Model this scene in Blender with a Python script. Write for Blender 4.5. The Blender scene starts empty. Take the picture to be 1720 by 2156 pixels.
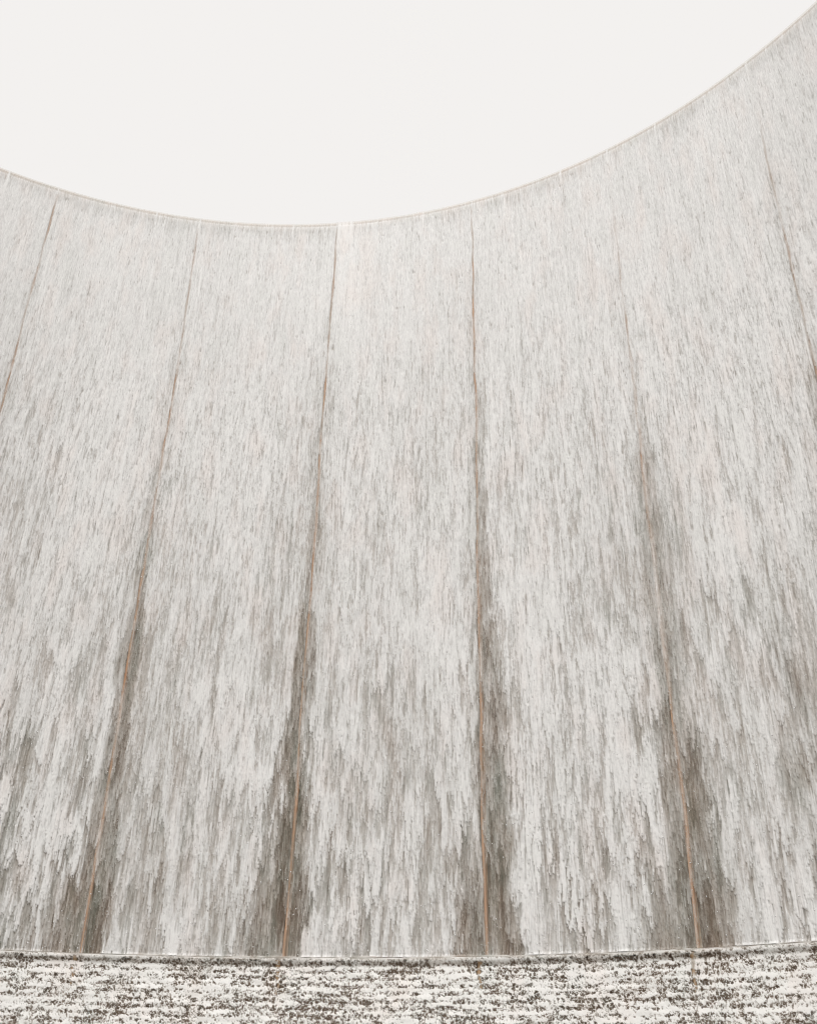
import bpy, math
import numpy as np

# ------------------------------------------------------------------ camera, sky, sun, exposure
SC = bpy.context.scene
COL = SC.collection
F_PX, PITCH, ROLL = 2114.81, 0.51491, 0.020009          # focal length in pixels of a 1720 px wide picture
R = 14.2232                                              # radius of the curved wall
CX, CY = 3.65424, -5.42974                               # camera, seen from the centre of the curve
EYE = 1.60
LEDGE = 1.8417 + EYE                                     # height of the ledge above the ground
TOP = LEDGE + 18.0
T0, DT = -0.399417, 0.2564326                            # angle of the joints
K0, K1 = -4, 8                                           # the wall runs from joint -4 to joint 8
DIST = R - CY

cam_d = bpy.data.cameras.new('camera')
cam = bpy.data.objects.new('camera', cam_d); COL.objects.link(cam)
cam_d.sensor_fit = 'HORIZONTAL'; cam_d.sensor_width = 36.0
cam_d.lens = 36.0 * F_PX / 1720.0
cam_d.clip_start = 0.1; cam_d.clip_end = 2000.0
import mathutils
cam.matrix_world = (mathutils.Matrix.Translation((CX, CY, EYE))
                    @ mathutils.Matrix.Rotation(math.radians(90) + PITCH, 4, 'X')
                    @ mathutils.Matrix.Rotation(ROLL, 4, 'Z'))
SC.camera = cam

SUN_EL, SUN_AZ = math.radians(58), math.radians(200)     # azimuth clockwise from +Y
world = bpy.data.worlds.new('World'); SC.world = world
world.use_nodes = True
wn, wl = world.node_tree.nodes, world.node_tree.links
wn.clear()
sky = wn.new('ShaderNodeTexSky'); sky.sky_type = 'NISHITA'; sky.sun_disc = False
sky.sun_elevation = SUN_EL; sky.sun_rotation = SUN_AZ
bg1 = wn.new('ShaderNodeBackground'); bg1.inputs['Strength'].default_value = 0.08
cloud = wn.new('ShaderNodeBackground'); cloud.inputs['Color'].default_value = (0.9100, 0.8900, 0.8720, 1)
cloud.inputs['Strength'].default_value = 1.0
mixw = wn.new('ShaderNodeMixShader'); mixw.inputs[0].default_value = 0.985      # closed bright cloud cover
wo = wn.new('ShaderNodeOutputWorld')
wl.new(sky.outputs[0], bg1.inputs['Color'])
wl.new(bg1.outputs[0], mixw.inputs[1]); wl.new(cloud.outputs[0], mixw.inputs[2])
wl.new(mixw.outputs[0], wo.inputs['Surface'])

sun_d = bpy.data.lights.new('sun', 'SUN'); sun_d.energy = 1.5; sun_d.angle = math.radians(28)
sun_d.color = (1.0, 0.99, 0.975)
sun = bpy.data.objects.new('sun', sun_d); COL.objects.link(sun)
sdir = mathutils.Vector((math.sin(SUN_AZ) * math.cos(SUN_EL), math.cos(SUN_AZ) * math.cos(SUN_EL), math.sin(SUN_EL)))
sun.rotation_euler = sdir.to_track_quat('Z', 'Y').to_euler()
sun.location = (0, -20, 40)

SC.view_settings.view_transform = 'Standard'; SC.view_settings.look = 'None'
SC.view_settings.exposure = 0.0; SC.view_settings.gamma = 1.0
SC.view_settings.use_curve_mapping = False
SC.cycles.pixel_filter_type = 'BLACKMAN_HARRIS'; SC.cycles.filter_width = 1.0

# ------------------------------------------------------------------ helpers
def tag(o, label=None, cat=None, group=None, kind=None):
    for k, v in (('label', label), ('category', cat), ('group', group), ('kind', kind)):
        if v: o[k] = v
    return o

def empty(name, loc, *a, **k):
    o = bpy.data.objects.new(name, None); COL.objects.link(o); o.location = loc
    return tag(o, *a, **k)

def mesh_np(name, verts, quads, mat, parent=None, smooth=False, attrs=None):
    me = bpy.data.meshes.new(name)
    verts = np.ascontiguousarray(verts, dtype=np.float32); quads = np.ascontiguousarray(quads, dtype=np.int32)
    nv, nf, n = len(verts), len(quads), quads.shape[1]
    me.vertices.add(nv); me.vertices.foreach_set('co', verts.ravel())
    me.loops.add(nf * n); me.loops.foreach_set('vertex_index', quads.ravel())
    me.polygons.add(nf); me.polygons.foreach_set('loop_start', np.arange(0, nf * n, n, dtype=np.int32))
    if smooth: me.polygons.foreach_set('use_smooth', np.ones(nf, dtype=bool))
    me.update(calc_edges=True)
    for an, av in (attrs or {}).items():
        a = me.attributes.new(an, 'FLOAT', 'POINT'); a.data.foreach_set('value', np.ascontiguousarray(av, dtype=np.float32))
    me.materials.append(mat)
    o = bpy.data.objects.new(name, me); COL.objects.link(o)
    if parent: o.parent = parent; o.location = tuple(-c for c in parent.location) if False else (0, 0, 0); o.matrix_parent_inverse = parent.matrix_world.inverted()
    return o

def ring_block(name, t0, t1, prof, mat, parent, step=0.012, jitter=None):
    """A block that follows the curve: prof is a closed outline of (radius, height)."""
    n = max(2, int(abs(t1 - t0) / step) + 1)
    th = np.linspace(t0, t1, n); prof = np.array(prof, float); m = len(prof)
    T = np.repeat(th, m); P = np.tile(prof, (n, 1))
    V = np.stack([P[:, 0] * np.sin(T), P[:, 0] * np.cos(T), P[:, 1]], 1)
    i = np.arange(n - 1)[:, None] * m; j = np.arange(m)[None, :]; j2 = (j + 1) % m
    Q = np.stack([i + j, i + j2, i + m + j2, i + m + j], -1).reshape(-1, 4).tolist()
    me = bpy.data.meshes.new(name)
    Q.append(list(range(m - 1, -1, -1))); Q.append([(n - 1) * m + k for k in range(m)])
    me.from_pydata(V.tolist(), [], Q); me.update()
    me.materials.append(mat)
    o = bpy.data.objects.new(name, me); COL.objects.link(o); o.parent = parent
    return o

# ---- noise on arrays
def hsh(*ks):
    h = np.uint32(2166136261)
    acc = None
    for q, k in enumerate(ks):
        k = (np.asarray(k).astype(np.int64) & 0xffffffff).astype(np.uint32)
        acc = (k * np.uint32(0x9E3779B1)) if acc is None else ((acc ^ (k * np.uint32(0x85EBCA6B) + np.uint32(q * 0x27D4EB2F & 0xffffffff))) * np.uint32(0xC2B2AE35))
        acc = acc ^ (acc >> np.uint32(15))
    acc = acc * np.uint32(0x2C1B3C6D); acc = acc ^ (acc >> np.uint32(12))
    acc = acc * np.uint32(0x297A2D39); acc = acc ^ (acc >> np.uint32(15))
    return acc.astype(np.float64) / 4294967296.0

def noise(x, y, seed=0):
    x = np.asarray(x, float); y = np.asarray(y, float)
    xi = np.floor(x); yi = np.floor(y); fx = x - xi; fy = y - yi
    fx = fx * fx * (3 - 2 * fx); fy = fy * fy * (3 - 2 * fy)
    a = hsh(xi, yi, seed); b = hsh(xi + 1, yi, seed); c = hsh(xi, yi + 1, seed); d = hsh(xi + 1, yi + 1, seed)
    return (a * (1 - fx) + b * fx) * (1 - fy) + (c * (1 - fx) + d * fx) * fy

def fbm(x, y, seed, o=3):
    s = 0; w = 0.5; t = 0
    for i in range(o):
        s = s + w * noise(x * 2 ** i, y * 2 ** i, seed + 17 * i); t += w; w *= .5
    return s / t

def sstep(a, b, x):
    t = np.clip((x - a) / (b - a), 0, 1); return t * t * (3 - 2 * t)

def worley(x, y, seed):
    xi = np.floor(x); yi = np.floor(y)
    d1 = np.full(np.shape(x), 9.0); d2 = d1.copy(); idv = np.zeros(np.shape(x))
    for dx in (-1, 0, 1):
        for dy in (-1, 0, 1):
            px = xi + dx + hsh(xi + dx, yi + dy, seed); py = yi + dy + hsh(xi + dx, yi + dy, seed + 7)
            d = np.hypot(x - px, y - py); r = hsh(xi + dx, yi + dy, seed + 13)
            m = d < d1
            d2 = np.where(m, d1, np.minimum(d2, d)); idv = np.where(m, r, idv); d1 = np.where(m, d, d1)
    return d1, d2, idv

def tongues(u, v, w, L, seed, k=0.55, wander=0.16, pw=1.3):
    """Roll waves of falling water: thickens downwards, ends in a sharp pointed front."""
    uu = u + w * wander * (fbm(u / (2.3 * w), v / (1.3 * L), seed + 3, 2) - .5) * 2
    uu = uu + w * 1.1 * (noise(u / (w * 3.7), u * 0, seed + 31) - .5)
    c = uu / w; i = np.floor(c); x = (c - i) * 2 - 1
    P = L * (0.55 + 1.1 * hsh(i, seed)); s = v / P + hsh(i, seed + 5)
    x = x + (hsh(i, np.floor(s), seed + 21) - .5) * .5
    s = s + k * np.abs(x) ** 1.25 + 0.16 * (noise(u / (w * .22), v / (L * .5), seed + 9) - .5)
    n = np.floor(s); f = s - n
    amp = 0.25 + 0.75 * hsh(i, n, seed + 11)
    return f ** pw * amp, f, amp

# ------------------------------------------------------------------ materials
def new_mat(name):
    m = bpy.data.materials.new(name); m.use_nodes = True
    nt = m.node_tree; nt.nodes.clear()
    out = nt.nodes.new('ShaderNodeOutputMaterial'); b = nt.nodes.new('ShaderNodeBsdfPrincipled')
    nt.links.new(b.outputs[0], out.inputs['Surface'])
    return m, nt, b, out

def nd(nt, t, **k):
    n = nt.nodes.new(t)
    for a, v in k.items(): setattr(n, a, v)
    return n

def ramp(nt, fac, stops):
    r = nd(nt, 'ShaderNodeValToRGB'); cr = r.color_ramp
    while len(cr.elements) < len(stops): cr.elements.new(0.5)
    for e, (p, c) in zip(cr.elements, stops): e.position = p; e.color = (*c, 1)
    nt.links.new(fac, r.inputs[0]); return r.outputs[0]

def noise_node(nt, scale, detail=4, rough=0.55, mapscale=(1, 1, 1)):
    tc = nd(nt, 'ShaderNodeTexCoord'); mp = nd(nt, 'ShaderNodeMapping'); mp.inputs['Scale'].default_value = mapscale
    n = nd(nt, 'ShaderNodeTexNoise'); n.inputs['Scale'].default_value = scale
    n.inputs['Detail'].default_value = detail; n.inputs['Roughness'].default_value = rough
    nt.links.new(tc.outputs['Object'], mp.inputs[0]); nt.links.new(mp.outputs[0], n.inputs['Vector'])
    return n.outputs['Fac']

def stone(name, cols, scale, mapscale=(1, 1, 1), rough=0.45, bump=0.3, bdist=0.01):
    m, nt, b, out = new_mat(name)
    nt.links.new(ramp(nt, noise_node(nt, scale, 6, 0.65, mapscale), cols), b.inputs['Base Color'])
    b.inputs['Roughness'].default_value = rough
    bp = nd(nt, 'ShaderNodeBump'); bp.inputs['Strength'].default_value = bump; bp.inputs['Distance'].default_value = bdist
    nt.links.new(noise_node(nt, scale * 6, 5, 0.7), bp.inputs['Height']); nt.links.new(bp.outputs[0], b.inputs['Normal'])
    return m

M_panel = stone('wet_brown_stone', [(0.32, (0.060, 0.034, 0.020)), (0.46, (0.115, 0.078, 0.050)), (0.56, (0.13, 0.118, 0.088)), (0.68, (0.105, 0.112, 0.08))], 2.6, (1, 1, 0.22), 0.6)
M_joint = stone('rusty_joint', [(0.34, (0.58, 0.30, 0.16)), (0.50, (0.62, 0.38, 0.24)), (0.60, (0.48, 0.30, 0.19)), (0.70, (0.30, 0.20, 0.13))], 1.6, (1, 1, 0.45), 0.5)
M_mortar = stone('stained_mortar', [(0.35, (0.27, 0.165, 0.10)), (0.65, (0.34, 0.25, 0.17))], 2.5, (1, 1, .3))
M_ochre = stone('ochre_streak', [(0.3, (0.34, 0.20, 0.10)), (0.7, (0.46, 0.33, 0.20))], 8.0)
M_coping = stone('pale_coping_stone', [(0.3, (0.60, 0.51, 0.45)), (0.55, (0.62, 0.57, 0.52)), (0.75, (0.58, 0.57, 0.49))], 1.5, (1, 1, 1), 0.4, 0.15)
M_brick = stone('dark_wet_brick', [(0.3, (0.11, 0.062, 0.038)), (0.55, (0.165, 0.11, 0.072)), (0.75, (0.14, 0.108, 0.074))], 5.0, (1, 1, 1), 0.4, 0.5, 0.02)
M_conc = stone('paving', [(0.3, (0.27, 0.26, 0.24)), (0.6, (0.33, 0.32, 0.30))], 0.8, (1, 1, 1), 0.8)

def water_mat(name, white, scale_fine, mapscale, alpha_lo, alpha_hi, contrast=0.3, relief=0.5):
    m, nt, b, out = new_mat(name)
    at = nd(nt, 'ShaderNodeAttribute', attribute_name='foam')
    tint = ramp(nt, noise_node(nt, 2.4, 3, 0.5, (1, 1, 0.3)),
                [(0.30, (white[0] * 1.0, white[1] * .965, white[2] * .95)), (0.5, white), (0.70, (white[0] * .972, white[1] * .978, white[2] * .972))])
    # where the film is thin it carries silt and algae and is not white
    thin = ramp(nt, noise_node(nt, 3.1, 3, 0.6, (1, 1, 0.25)), [(0.35, (0.67, 0.55, 0.44)), (0.52, (0.66, 0.59, 0.50)), (0.66, (0.60, 0.59, 0.51))])
    fr = nd(nt, 'ShaderNodeMapRange'); fr.inputs['From Min'].default_value = 0.15; fr.inputs['From Max'].default_value = 0.85
    nt.links.new(at.outputs['Fac'], fr.inputs['Value'])
    mx = nd(nt, 'ShaderNodeMix', data_type='RGBA'); nt.links.new(fr.outputs[0], mx.inputs[0])
    nt.links.new(thin, mx.inputs[6]); nt.links.new(tint, mx.inputs[7])
    nt.links.new(mx.outputs[2], b.inputs['Base Color'])
    b.inputs['Roughness'].default_value = 0.35
    b.inputs['IOR'].default_value = 1.33
    fine = noise_node(nt, scale_fine, 3, 0.6, mapscale)
    # alpha = foam + contrast * (fine - .5)
    ma = nd(nt, 'ShaderNodeMath', operation='MULTIPLY_ADD'); ma.inputs[1].default_value = contrast
    nt.links.new(fine, ma.inputs[0]); 
    sb = nd(nt, 'ShaderNodeMath', operation='SUBTRACT'); sb.inputs[1].default_value = contrast * .5
    nt.links.new(at.outputs['Fac'], sb.inputs[0]); nt.links.new(sb.outputs[0], ma.inputs[2])
    mr = nd(nt, 'ShaderNodeMapRange'); mr.inputs['From Min'].default_value = alpha_lo; mr.inputs['From Max'].default_value = alpha_hi
    nt.links.new(ma.outputs[0], mr.inputs['Value']); nt.links.new(mr.outputs[0], b.inputs['Alpha'])
    bp = nd(nt, 'ShaderNodeBump'); bp.inputs['Strength'].default_value = relief; bp.inputs['Distance'].default_value = 0.02
    nt.links.new(fine, bp.inputs['Height']); nt.links.new(bp.outputs[0], b.inputs['Normal'])
    return m

M_water = water_mat('falling_white_water', (0.89, 0.880, 0.867), 44.0, (1, 1, 0.15), 0.0, 1.0, 0.54)
M_foam = water_mat('broken_foam', (0.85, 0.835, 0.81), 40.0, (1, 1, 1), 0.06, 0.94, 0.26, 0.15)
m, nt, b, out = new_mat('water_drop'); b.inputs['Base Color'].default_value = (0.92, 0.92, 0.92, 1); b.inputs['Roughness'].default_value = 0.15
M_drop = m

# ------------------------------------------------------------------ ground
bm_q = 400.0
gv = [(-bm_q, -bm_q, 0), (bm_q, -bm_q, 0), (bm_q, bm_q, 0), (-bm_q, bm_q, 0)]
g = mesh_np('ground', gv, [[0, 1, 2, 3]], M_conc); tag(g, kind='structure')

# ------------------------------------------------------------------ the wall
wall = empty('curved_wall', (0, 0, 0), 'tall concave brown stone wall with rusty upright joints, streaming with white water', 'wall')
def seam(k): return T0 + k * DT
SW = 0.045                                               # joint half width, metres
for k in range(K0, K1):
    a, b_ = seam(k) + SW / R, seam(k + 1) - SW / R
    ring_block('stone_panel', a, b_, [(R, LEDGE + .02), (R, TOP - 0.24), (R + 1.2, TOP - 0.24), (R + 1.2, LEDGE + .02)], M_panel, wall)
rng = np.random.default_rng(4)
for k in range(K0, K1 + 1):                              # rusty sealant strip in every joint, a little uneven
    n = 120; z = np.linspace(LEDGE + .021, TOP - 0.245, n)
    wob = 0.05 * (noise(z * .35, z * 0 + k, 5) - .5) + 0.03 * (noise(z * 1.7, z * 0 + k, 6) - .5)
    wid = 0.012 + 0.026 * (z - LEDGE) / 18 + 0.012 * noise(z * 1.1, z * 0 + k, 8)
    V = []; 
    up = .022 * sstep(LEDGE + 6, LEDGE + 11, z)             # stands a little prouder in the upper wall
    for rr, sgn in ((R + .002 + 0 * z, -1), (R - .052 - up, -1), (R - .060 - up, 0), (R - .052 - up, 1), (R + .002 + 0 * z, 1)):
        uu = seam(k) * R + wob + sgn * wid
        V.append(np.stack([rr * np.sin(uu / R), rr * np.cos(uu / R), z], 1))
    V = np.concatenate(V); Q = []
    i = np.arange(n - 1)
    for s in range(4): Q.append(np.stack([s * n + i, (s + 1) * n + i, (s + 1) * n + i + 1, s * n + i + 1], 1))
    mesh_np('joint_strip', V, np.concatenate(Q), M_joint, wall, True)

for k in range(K0, K1 + 1):                              # flush mortar filling under each strip
    ring_block('joint_filler', seam(k) - (SW - .002) / R, seam(k) + (SW - .002) / R, [(R + .003, LEDGE + .022), (R + .003, TOP - .243), (R + .28, TOP - .243), (R + .28, LEDGE + .022)], M_mortar, wall)

# coping blocks along the rim, split at the joints and once in between
cuts = [seam(k) for k in range(K0, K1 + 1)]
cuts += [seam(k) + f * DT for k, f in ((-4, .66), (-3, .64), (-2, .69), (-1, .67), (0, .69), (1, .68), (2, .64), (3, .66), (4, .35), (5, .64), (6, .66), (7, .6))]
cuts.sort()
for a, b_ in zip(cuts[:-1], cuts[1:]):
    g_ = 0.016 / R; ri = R - 0.055; zt = TOP
    ring_block('coping_block', a + g_, b_ - g_, [(ri + .02, zt - .235), (ri, zt - .215), (ri, zt - .03), (ri + .012, zt - .008), (ri + .035, zt), (R + 1.25, zt), (R + 1.25, zt - .235)], M_coping, wall)
ring_block('backing_wall', seam(K0), seam(K1), [(R + .31, LEDGE + .03), (R + .31, TOP - .26), (R + 1.1, TOP - .26), (R + 1.1, LEDGE + .03)], M_panel, wall)

# ledge and the stepped brick courses under it
COURSE, OUT = 0.118, 0.035
ring_block('ledge', seam(K0), seam(K1), [(R - .085, LEDGE - .024), (R - .095, LEDGE - .012), (R - .095, LEDGE + .008), (R - .085, LEDGE + .016), (R + 1.2, LEDGE + .016), (R + 1.2, LEDGE - .024)], M_coping, wall)
ncourse = int((LEDGE - .04) / COURSE)
def course_r(i): return R - 0.02 - OUT * i
for i in range(ncourse):
    zt = LEDGE - .038 - i * COURSE; rr = course_r(i)
    ring_block('brick_course', seam(K0), seam(K1), [(rr, max(zt - COURSE + .003, .004)), (rr, zt - .012), (rr + .012, zt), (R + 1.15, zt), (R + 1.15, max(zt - COURSE + .003, .004))], M_brick, wall)

# ------------------------------------------------------------------ falling water
def zrow(n):
    p0 = math.atan2(TOP - EYE, DIST) - PITCH; p1 = math.atan2(LEDGE - EYE, DIST) - PITCH
    y = np.linspace(math.tan(p0), math.tan(p1), n)
    return EYE + DIST * np.tan(np.arctan(y) + PITCH)

S = [seam(k) * R for k in range(K0, K1 + 1)]
def seam_wob(k, z):
    return 0.05 * (noise(z * .35, z * 0 + k, 5) - .5) + 0.03 * (noise(z * 1.7, z * 0 + k, 6) - .5)

# worn dry wedges beside the joints: joint, side edges (metres at the foot), where they start (metres below the rim), depth
WEDGE = [(-2, -.5, .5, 9, .5), (-1, -.4, .6, 8, .5), (0, -.45, .9, 7, .45), (6, -.5, .5, 8, .5), (7, -.5, .5, 8, .5),
         (1, -.42, .46, 8.0, .50), (1, .0, .40, 9.0, .45), (1, -1.2, 0.2, 14.2, .30),
         (2, -.42, .42, 7.5, .50), (2, -.15, .46, 13, .38), (2, -.36, .05, 6.0, .40), (2, -1.0, 0.0, 13.6, .38),
         (3, -.03, .68, 4.5, .55), (3, .05, .55, 10.5, .45), (3, -.60, .0, 13.8, .50),
         (0, 1.3, 3.1, 11.5, .26), (3, 1.45, 2.15, 14.6, .34), (5, -2.1, -1.1, 12.5, .30), (2, .9, 1.7, 15.2, .22), (1, 1.3, 1.7, 14.5, .25),
         (4, -.40, .80, 5.0, .22), (4, -.25, .55, 8, .12), (4, -.2, .3, 13, .25), (4, .25, .85, 11.5, .48), (4, -1.1, .25, 13.2, .32),
         (5, -.6, .7, 7.0, .42)]
SEAMVIS = {0: (0, 1.0), 1: (.5, 1.0), 2: (.2, 1.0), 3: (.1, 1.0), 4: (1.2, .72), 5: (1.4, .72)}

def plates(u, v, w, L, seed, k=1.1):
    """Overlapping long tongues of even thickness, each a level of its own, parabolic at the tip."""
    uu = u + .35 * w * (noise(u / (w * .6), v / (L * .30), seed + 41) - .5) + w * 1.1 * (noise(u / (w * 3.1), u * 0, seed + 31) - .5)
    c = uu / w; i = np.floor(c); x = (c - i) * 2 - 1
    P = L * (.6 + .9 * hsh(i, seed)); s = v / P + hsh(i, seed + 5)
    skew = hsh(i, np.floor(s), seed + 21) - .5
    s = s + k * np.abs(x - .5 * skew * (1 - x * x)) ** 1.5 + .14 * (noise(u / (w * .14), v / (L * .2), seed + 9) - .5)
    n = np.floor(s); f = s - n
    return hsh(i, n, seed + 11) * (.70 + .30 * f) + .13 * sstep(.93, .985, f) - .20 * (1 - sstep(0, .22, f))

def layered(u, v, seed, q=1.0):                          # about -0.5 .. 0.5
    u, v = u / q, v / q
    return 1.15 * (.15 * plates(u, v, .50, 2.6, seed, .55) + .24 * plates(u + .31, v + .9, .29, 1.35, seed + 50, .6)
            + .32 * plates(u + .11, v + .3, .18, .85, seed + 100, .65) + .29 * plates(u, v + .6, .11, .52, seed + 150, .7) - .41)

def density(u, z):
    v = TOP - z
    h = np.clip(v / 18.0, 0, 1)
    big, f0, a0 = tongues(u, v, 0.70, 3.6, 101, 1.0, .12, .7)
    bg2, f0, a0 = tongues(u + .2, v + 1.1, 0.40, 2.2, 107, 1.0, .12, .8)
    t1, f1, a1 = tongues(u, v, 0.25, 1.35, 11, 0.95, .14, 1.1)
    t2, f2, a2 = tongues(u + .13, v + .4, 0.155, .90, 23, 0.9, .14, 1.2)
    t3, f3, a3 = tongues(u, v, 0.10, 0.60, 37, 0.9)
    t4, f4, a4 = tongues(u + .05, v, 0.065, 0.38, 53, 0.8)
    t5, f5, a5 = tongues(u, v, 0.045, 0.22, 71, 0.7)
    st1 = noise(u / .020, v / .55, 201); st2 = noise(u / .04, v / 1.6, 203); st3 = noise(u / .012 + 3, v / .22, 207)
    sp = noise(u / .02, v / .05, 211)
    lf = fbm(u / 1.3, v / 3.6, 301, 3) - .5
    coarse = .22 * big + .24 * bg2 + .34 * np.maximum(t1, t2) + .22 * t1 + .16 * t2
    mid = np.maximum(t3, t2)
    fine = .5 * t4 + .5 * t5
    wb = sstep(0.12, .95, h)
    lay = layered(u, v, 1001, .82); lay2 = layered(u, v * 1.1, 1501, .36); lo = sstep(.35, .8, h); l2 = sstep(.08, .42, h)
    d = .945 - .03 * sstep(0, .5, h) - .005 * sstep(.35, 1, h)
    coarse = coarse * (1 - .80 * lo) + .80 * lo * (.31 + 1.30 * lay)
    d = d + wb * 1.08 * (coarse - .40) + (.44 - .02 * lo) * l2 * lay2
    d = d + (.10 + .24 * sstep(.08, .6, h) - .16 * lo) * (mid - .45)
    d = d + (.14 + .06 * wb - .12 * lo) * (fine - .33)
    d = d + (.16 + .02 * wb) * (st1 - .5) + (.13 - .00 * wb + .10 * lo) * (st2 - .5) + (.13 + .01 * wb) * (st3 - .5) + .04 * (sp - .5)
    cap = .90 - .07 * lo; d = np.where(d > cap, cap + (d - cap) * .35, d)
    # short dark runs where the film tears
    tear = sstep(.66, .92, st1 * .6 + noise(u / .03, v / .25, 221) * .4)
    d = d - (.10 + .20 * h) * tear
    tear = sstep(.72, .9, noise(u / .016, v / .11, 223) * .6 + noise(u / .05, v / .3, 225) * .4)
    d = d - (.20 + .05 * h) * tear
    d = d + (.06 + .30 * h) * lf
    # the smooth thin water under the rim
    run = .6 * noise(u / .025, v / .6, 231) + .4 * noise(u / .07, v / .5, 233)
    v0 = .25 + .30 * noise(u / .12, v * 0, 235) + .35 * noise(u / .9, v * 0, 237)
    d = d - (.11 - .11 * sstep(.50, .85, run)) * (1 - sstep(v0 * .4, v0 * 1.5, v)) - .30 * (1 - sstep(.10, .17, v))
    return d, coarse, f1, a1

def t_fine(u, v):
    return .8 * tongues(u, v, .19, 1.1, 449, .9)[0] + .8 * tongues(u, v, .11, .6, 451, .9)[0] + .5 * tongues(u, v, .05, .35, 453, .8)[0]

def full_density(u, z):
    d, coarse, f1, a1 = density(u, z)
    v = TOP - z
    lowd = .66; d = np.where(d < lowd, lowd - (lowd - d) * .55, d)
    jag = 0.22 * (noise(u / .3, v / .9, 401) - .5) + .06 * (noise(u / .1, v / .35, 403) - .5)
    ve = v - 4.2 * (coarse - .40)                        # long tongues reach down into the thin places
    wlay = layered(u, v, 2001, .8)
    for k, l, r, v0, dep in WEDGE:
        s = (seam(k)) * R + seam_wob(k, z)
        g = np.clip((ve - v0) / (18.0 - v0), 0, 1.15) ** .85
        du = u - s + jag
        gg = np.maximum(g, 1e-3) * .88
        wl_, wr_ = .03 + .25 * abs(l) * gg, .025 + .10 * abs(r) * gg
        edge = sstep(l * gg - wl_, l * gg + wl_, du) * (1 - sstep(r * gg - wr_, r * gg + wr_, du))
        d = d * (1 - np.clip(dep * 1.5 * edge * g ** 1.2 * (.75 - 1.3 * wlay), 0, .93))
    # long thin threads that fall straight through everything
    thr = sstep(.74, .92, .72 * noise(u / .021, v / 2.6, 481) + .28 * noise(u / .03, v / .5, 483))
    dth = sstep(.76, .92, .70 * noise(u / .019, v / 1.3, 485) + .30 * noise(u / .03, v / .3, 487))
    hh = np.clip(v / 18.0, 0, 1)
    d = d + (.12 + .20 * hh) * thr - (.10 + .15 * hh) * dth
    # joints: the film parts and shows the rusty strip
    onj = np.zeros(np.shape(u)); cover = np.zeros(np.shape(u))
    for k in range(K0, K1 + 1):
        v0, vis = SEAMVIS.get(k, (1.0, .9))
        s = seam(k) * R + seam_wob(k, z)
        q = np.abs(u - s)
        if q.min() > .3: continue
        on = sstep(v0 - .4, v0 + (.6 if k < 4 else 2.6), v) * vis * (.35 + .80 * noise(v / .45, v * 0 + k, 411)) * (.55 + .60 * sstep(.25, .65, noise(v / 1.5, v * 0 + k, 413)))
        if k == 4: on = on * (1 - .6 * sstep(6, 7.5, v) * (1 - sstep(13, 14.5, v)))
        hw = .003 + .014 * noise(v / .3, v * 0 + k, 417)
        jn = on * (1 - sstep(hw, hw + .018, q)); onj = np.maximum(onj, jn)
        jn = jn * (1 - .55 * sstep(9, 14, v)); d = d - jn * (.55 + .22 * sstep(5, 10, v))
        d = d - .10 * sstep(1, 7, v) * (1 - sstep(.05, .30, q))
        cover = np.maximum(cover, (.16 * sstep(.42, .62, noise(v / .8, v * 0 + k, 419)) + .12 * sstep(16, 17.5, v)) * (.4 + 1.2 * noise(u / .02, v / .25, 421)) * (1 - sstep(.02, .045, q)) * sstep(8, 11, v))
    # white gush just right of joint 2, under the rim, and short ones at the coping gaps
    s = S[2 - K0]
    d = d + .45 * sstep(0, .03, u - s - .02) * (1 - sstep(.36, .50, u - s + .2 * (noise(u / .05, v, 5) - .5))) * (1 - sstep(.2, 1.0, v)) * (.0 + .9 * noise(u / .05, v / .9, 431))
    d = d + .07 * sstep(0, .03, u - s - .05) * (1 - sstep(.50, .9, u - s)) * (1 - sstep(2.5, 6, v)) * noise(u / .12, v / 2.5, 433) 
    for c in cuts:
        q = np.abs(u - c * R)
        if q.min() > .2: continue
        d = d + .20 * (1 - sstep(.008, .03, q)) * (1 - sstep(.2, .9, v))
    d = d + cover
    # a thin film never quite leaves the stone
    fl = -.24 + .14 * noise(u / .03, v / .5, 441) + .14 * t_fine(u, v) + .30 + .9 * layered(u, v, 3001, .7) + .16 * noise(u / .014, v / .12, 445)
    fl = np.maximum(fl + .12 * (fbm(u / .5, v / 1.6, 447, 2) - .5), 0) + .02
    fl = fl - .05 * onj
    q = .05
    d = fl + q * np.log1p(np.exp(np.clip((d - fl) / q, -30, 30)))
    return d, coarse, f1, a1

fall = empty('waterfall', (0, 0, 0), 'thin white sheet of water streaming down the tall curved wall in pointed tongues', 'waterfall')
for k in range(K0, K1):
    vis = -1 <= k <= 5
    nc, nr = ((205 if 0 <= k <= 4 else 150), 830) if vis else (56, 260)
    u = np.linspace(seam(k) * R, seam(k + 1) * R, nc + 1)
    z = zrow(nr + 1); z[0] = TOP - .012; z[-1] = LEDGE + .022
    U, Z = np.meshgrid(u, z)
    d, co, f1, a1 = full_density(U, Z)
    v = TOP - Z
    dc = np.clip(d, 0, 1.15)
    off = .070 + .030 * dc + .022 * np.clip(co, 0, 1) * sstep(1, 8, v)
    off = off + .05 * (1 - sstep(.0, .35, TOP - Z)) * 0
    off = off + .035 * (1 - sstep(0, .06, Z - LEDGE))
    rr = R - off
    th = U / R
    V = np.stack([rr * np.sin(th), rr * np.cos(th), Z], -1).reshape(-1, 3)
    i = (np.arange(nr)[:, None] * (nc + 1) + np.arange(nc)[None, :])
    Q = np.stack([i, i + nc + 1, i + nc + 2, i + 1], -1).reshape(-1, 4)
    ff = dc.reshape(-1)
    keep = ff[Q].max(1) > .07
    sh = mesh_np('water_sheet', V, Q[keep], M_water, fall, True, {'foam': ff})
    tag(sh, kind='stuff')

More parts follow.
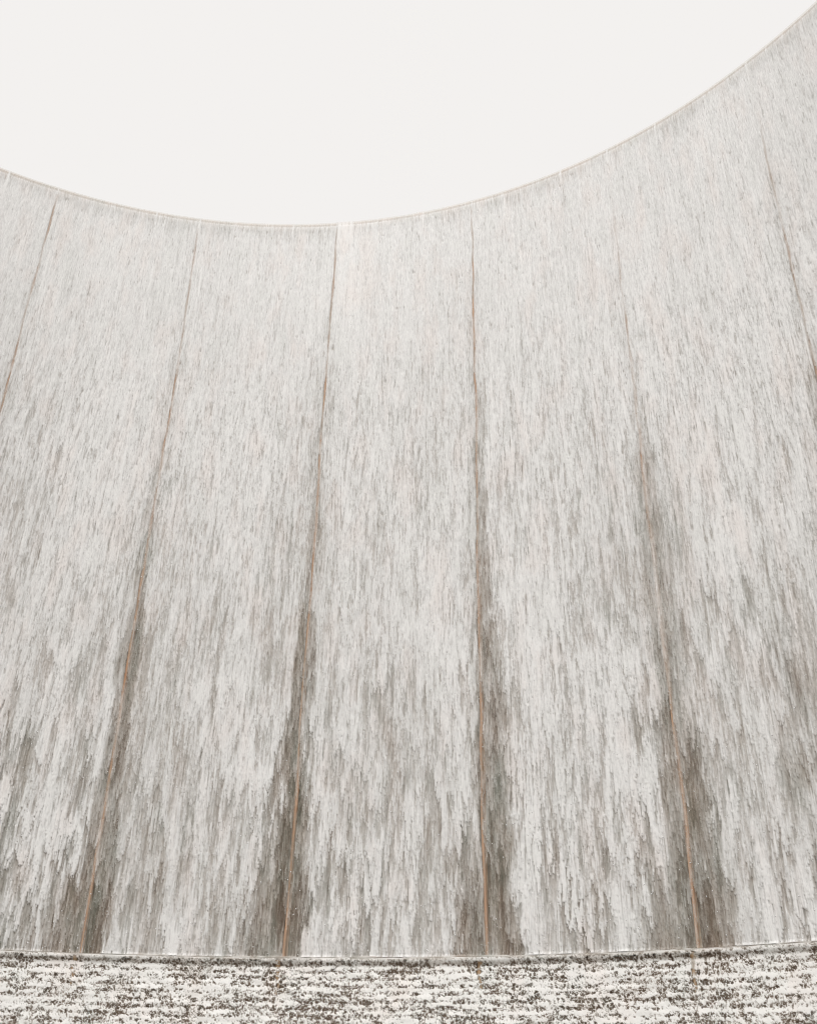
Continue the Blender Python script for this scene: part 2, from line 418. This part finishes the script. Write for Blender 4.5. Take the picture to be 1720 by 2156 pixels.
# white thread of water that folds over the edge of the ledge
u = np.arange(S[-1 - K0 - 0] - 1.0, S[6 - K0], 0.02); n = len(u)
amp = sstep(.50, .75, noise(u / .8, u * 0, 501)); dz = .006 + .012 * noise(u / .15, u * 0, 503) + .03 * amp * noise(u / .25, u * 0, 505)
sag = .025 * (noise(u / .6, u * 0, 507) - .5) * sstep(.3, .7, noise(u / 2.0, u * 0, 509)) + .05 * sstep(S[5 - K0] - 1.2, S[5 - K0], u) * (noise(u / .5, u * 0, 511))
V = []
for a in range(6):
    c, s_ = math.cos(a * math.pi / 3), math.sin(a * math.pi / 3)
    rr = R - .125 - .02 * c; V.append(np.stack([rr * np.sin(u / R), rr * np.cos(u / R), LEDGE + .005 + sag + dz * s_], 1))
V = np.concatenate(V); i = np.arange(n - 1); Q = []
for a in range(6):
    b_ = (a + 1) % 6; Q.append(np.stack([a * n + i, a * n + i + 1, b_ * n + i + 1, b_ * n + i], 1))
t = mesh_np('foam_line', V, np.concatenate(Q), M_foam, fall, True, {'foam': np.tile(.25 + .5 * noise(u / .12, u * 0, 515), 6)}); tag(t, kind='stuff')

# ------------------------------------------------------------------ foam over the stepped courses
def foam_sheet(name, u0, u1, du, z0, z1, dz, parent=None):
    u = np.arange(u0, u1, du); z = np.arange(z0, z1, -dz); nc, nr = len(u) - 1, len(z) - 1
    U, Z = np.meshgrid(u, z)
    t = (LEDGE - .038 - Z) / COURSE; t = t + .55 * (fbm(U / .9, Z / .3, 601, 2) - .5) + .25 * (noise(U / .12, Z / .1, 603) - .5)
    ph = t - np.floor(t)                                    # 0 at the tread, 1 at the foot of the course
    band = .5 + .5 * np.cos(2 * np.pi * (ph - .02))         # white on the tread, open lower down the face
    jx = .02 * (noise(U / .03, Z / .03, 605) - .5); jz = .02 * (noise(U / .03, Z / .03, 607) - .5)
    d1, d2, idv = worley((U + jx) / .060, (Z + jz) / .052, 611)
    e1, e2, idw = worley((U - jz) / .034, (Z + jx) / .036, 617)
    g1, g2, idx = worley((U + jx * .7) / .021, (Z - jz * .7) / .030, 619)
    big = fbm(U / .80, Z / .20, 621, 3)
    clump = fbm(U / .17, Z / .08, 623, 2)
    open_ = .9 * (clump - .5) + .5 * (big - .5) + .32 * (.5 - band) + .09
    hA = (idv < np.clip(.26 + 1.2 * open_, 0, .9)) * sstep(.06, .30, d2 - d1)
    hB = (idw < np.clip(.32 + 1.1 * open_, .02, .92)) * sstep(.06, .34, e2 - e1)
    hC = (idx < np.clip(.34 + .9 * open_, .04, .9)) * sstep(.08, .40, g2 - g1)
    f = 1.0 - np.clip(hA * .80 * (.75 + .5 * hB) + hB * .50 + hC * .28, 0, .90)
    strand = sstep(.60, .78, noise((U + .5 * Z * (noise(U / .3, Z / .2, 631) - .5)) / .012, Z / .06, 633))
    f = f + .45 * strand * (f < .6)
    f = f + .20 * (noise(U / .018, Z / .022, 641) - .5) - .22 * (big - .45) - .10 * (1 - band)
    # the first course is a thin brownish glassy skirt
    curl = sstep(.55, .75, noise((U + .012 * noise(U / .03, Z / .02, 655)) / .013, Z / .035, 657))
    top = 1 - sstep(.05, .11, LEDGE - .035 - Z + .05 * (noise(U / .25, Z * 0, 651) - .5))
    thin = .34 + .50 * (noise(U / .22, Z / .06, 653) - .5) + .34 * curl + .30 * sstep(.62, .75, noise(U / .9, Z * 0, 659))
    f = f * (1 - top) + top * (.85 * f + .28 * thin - .18)
    for k in range(K0, K1 + 1):
        q = np.abs(U - S[k - K0] + .10 - .08 * (LEDGE - Z) + .06 * (noise(Z / .12, Z * 0 + k, 661) - .5))
        f = f - .45 * (1 - sstep(.015, .05, q)) * sstep(.25, .6, noise(Z / .06, U / .03, 663)) * (1 - sstep(.25, .6, LEDGE - Z))
    f = np.clip(f, 0, 1.1)
    rr = R - .02 - OUT * (LEDGE - .038 - Z) / COURSE - .050 - .010 * f - .005 * noise(U / .05, Z / .04, 661) - .02 * noise(U / .3, Z / .1, 663)
    f = np.maximum(f, .75 * (1 - sstep(.008, .03, LEDGE - Z)) * (.4 + .8 * noise(U / .4, Z * 0, 667)))
    rr = rr - .070 * (1 - sstep(0, .12, LEDGE - .03 - Z))
    V = np.stack([rr * np.sin(U / R), rr * np.cos(U / R), Z], -1).reshape(-1, 3)
    i = (np.arange(nr)[:, None] * (nc + 1) + np.arange(nc)[None, :])
    Q = np.stack([i, i + nc + 1, i + nc + 2, i + 1], -1).reshape(-1, 4)
    ff = f.reshape(-1); keep = ff[Q].max(1) > .20
    o = mesh_np(name, V, Q[keep], M_foam, parent, True, {'foam': ff})
    return o

# ochre streaks that run out of the joints over the first courses
for k in range(K0, K1 + 1):
    n = 26; z = np.linspace(LEDGE - .03, LEDGE - .60, n)
    uc = S[k - K0] - .10 + .08 * (LEDGE - z) - .06 * (noise(z / .12, z * 0 + k, 661) - .5)
    wd = .05 * (1 - .6 * (LEDGE - z) / .6) * (.6 + .6 * noise(z / .05, z * 0 + k, 665))
    rr = R - .02 - OUT * (LEDGE - .038 - z) / COURSE - .046 - .060 * (1 - sstep(0, .12, LEDGE - .03 - z))
    V = np.concatenate([np.stack([(rr + o_) * np.sin((uc + sg * wd) / R), (rr + o_) * np.cos((uc + sg * wd) / R), z], 1) for o_, sg in ((.06, -1), (0, -.8), (0, .8), (.06, 1))])
    i = np.arange(n - 1)
    mesh_np('rust_streak', V, np.concatenate([np.stack([t_ * n + i, (t_ + 1) * n + i, (t_ + 1) * n + i + 1, t_ * n + i + 1], 1) for t_ in range(3)]), M_ochre, wall, True)

fm = empty('foam_cascade', (0, 0, 0), 'broken white foam tumbling over dark stepped brick courses below the ledge', 'cascade')
ul, ur = S[-1 - K0] + 1.0, S[6 - K0] - .3
for nm, a in (('foam', (ul, ur, .0125, LEDGE + .002, EYE + .72, .0115)), ('foam', (ul, ur, .04, EYE + .73, .03, .035)),
              ('foam', (S[0], ul, .04, LEDGE - .03, .03, .035)), ('foam', (ur, S[-1], .04, LEDGE - .03, .03, .035))):
    tag(foam_sheet(nm, *a, parent=fm), kind='stuff')

# ------------------------------------------------------------------ loose drops thrown off the sheet
n = 4500
u = rng.uniform(ul - .5, ur + .5, n); z = LEDGE + .05 + (TOP - LEDGE - 1.0) * rng.random(n) ** 1.6; rr = R - .14 - .10 * rng.random(n)
s = .003 + .006 * rng.random(n) ** 2.5
c = np.stack([rr * np.sin(u / R), rr * np.cos(u / R), z], 1)
tet = np.array([(1, 1, 1), (1, -1, -1), (-1, 1, -1), (-1, -1, 1)], float)
V = (c[:, None, :] + tet[None] * s[:, None, None] * np.array([1, 1, 1.5])).reshape(-1, 3)
i = np.arange(n)[:, None] * 4
Q = np.concatenate([i + np.array([a]) for a in ((0, 1, 2), (0, 3, 1), (0, 2, 3), (1, 3, 2))])
dr = mesh_np('water_drops', V, Q, M_drop, None, False)
tag(dr, 'tiny bright drops of spray thrown off the falling water', 'spray', kind='stuff')
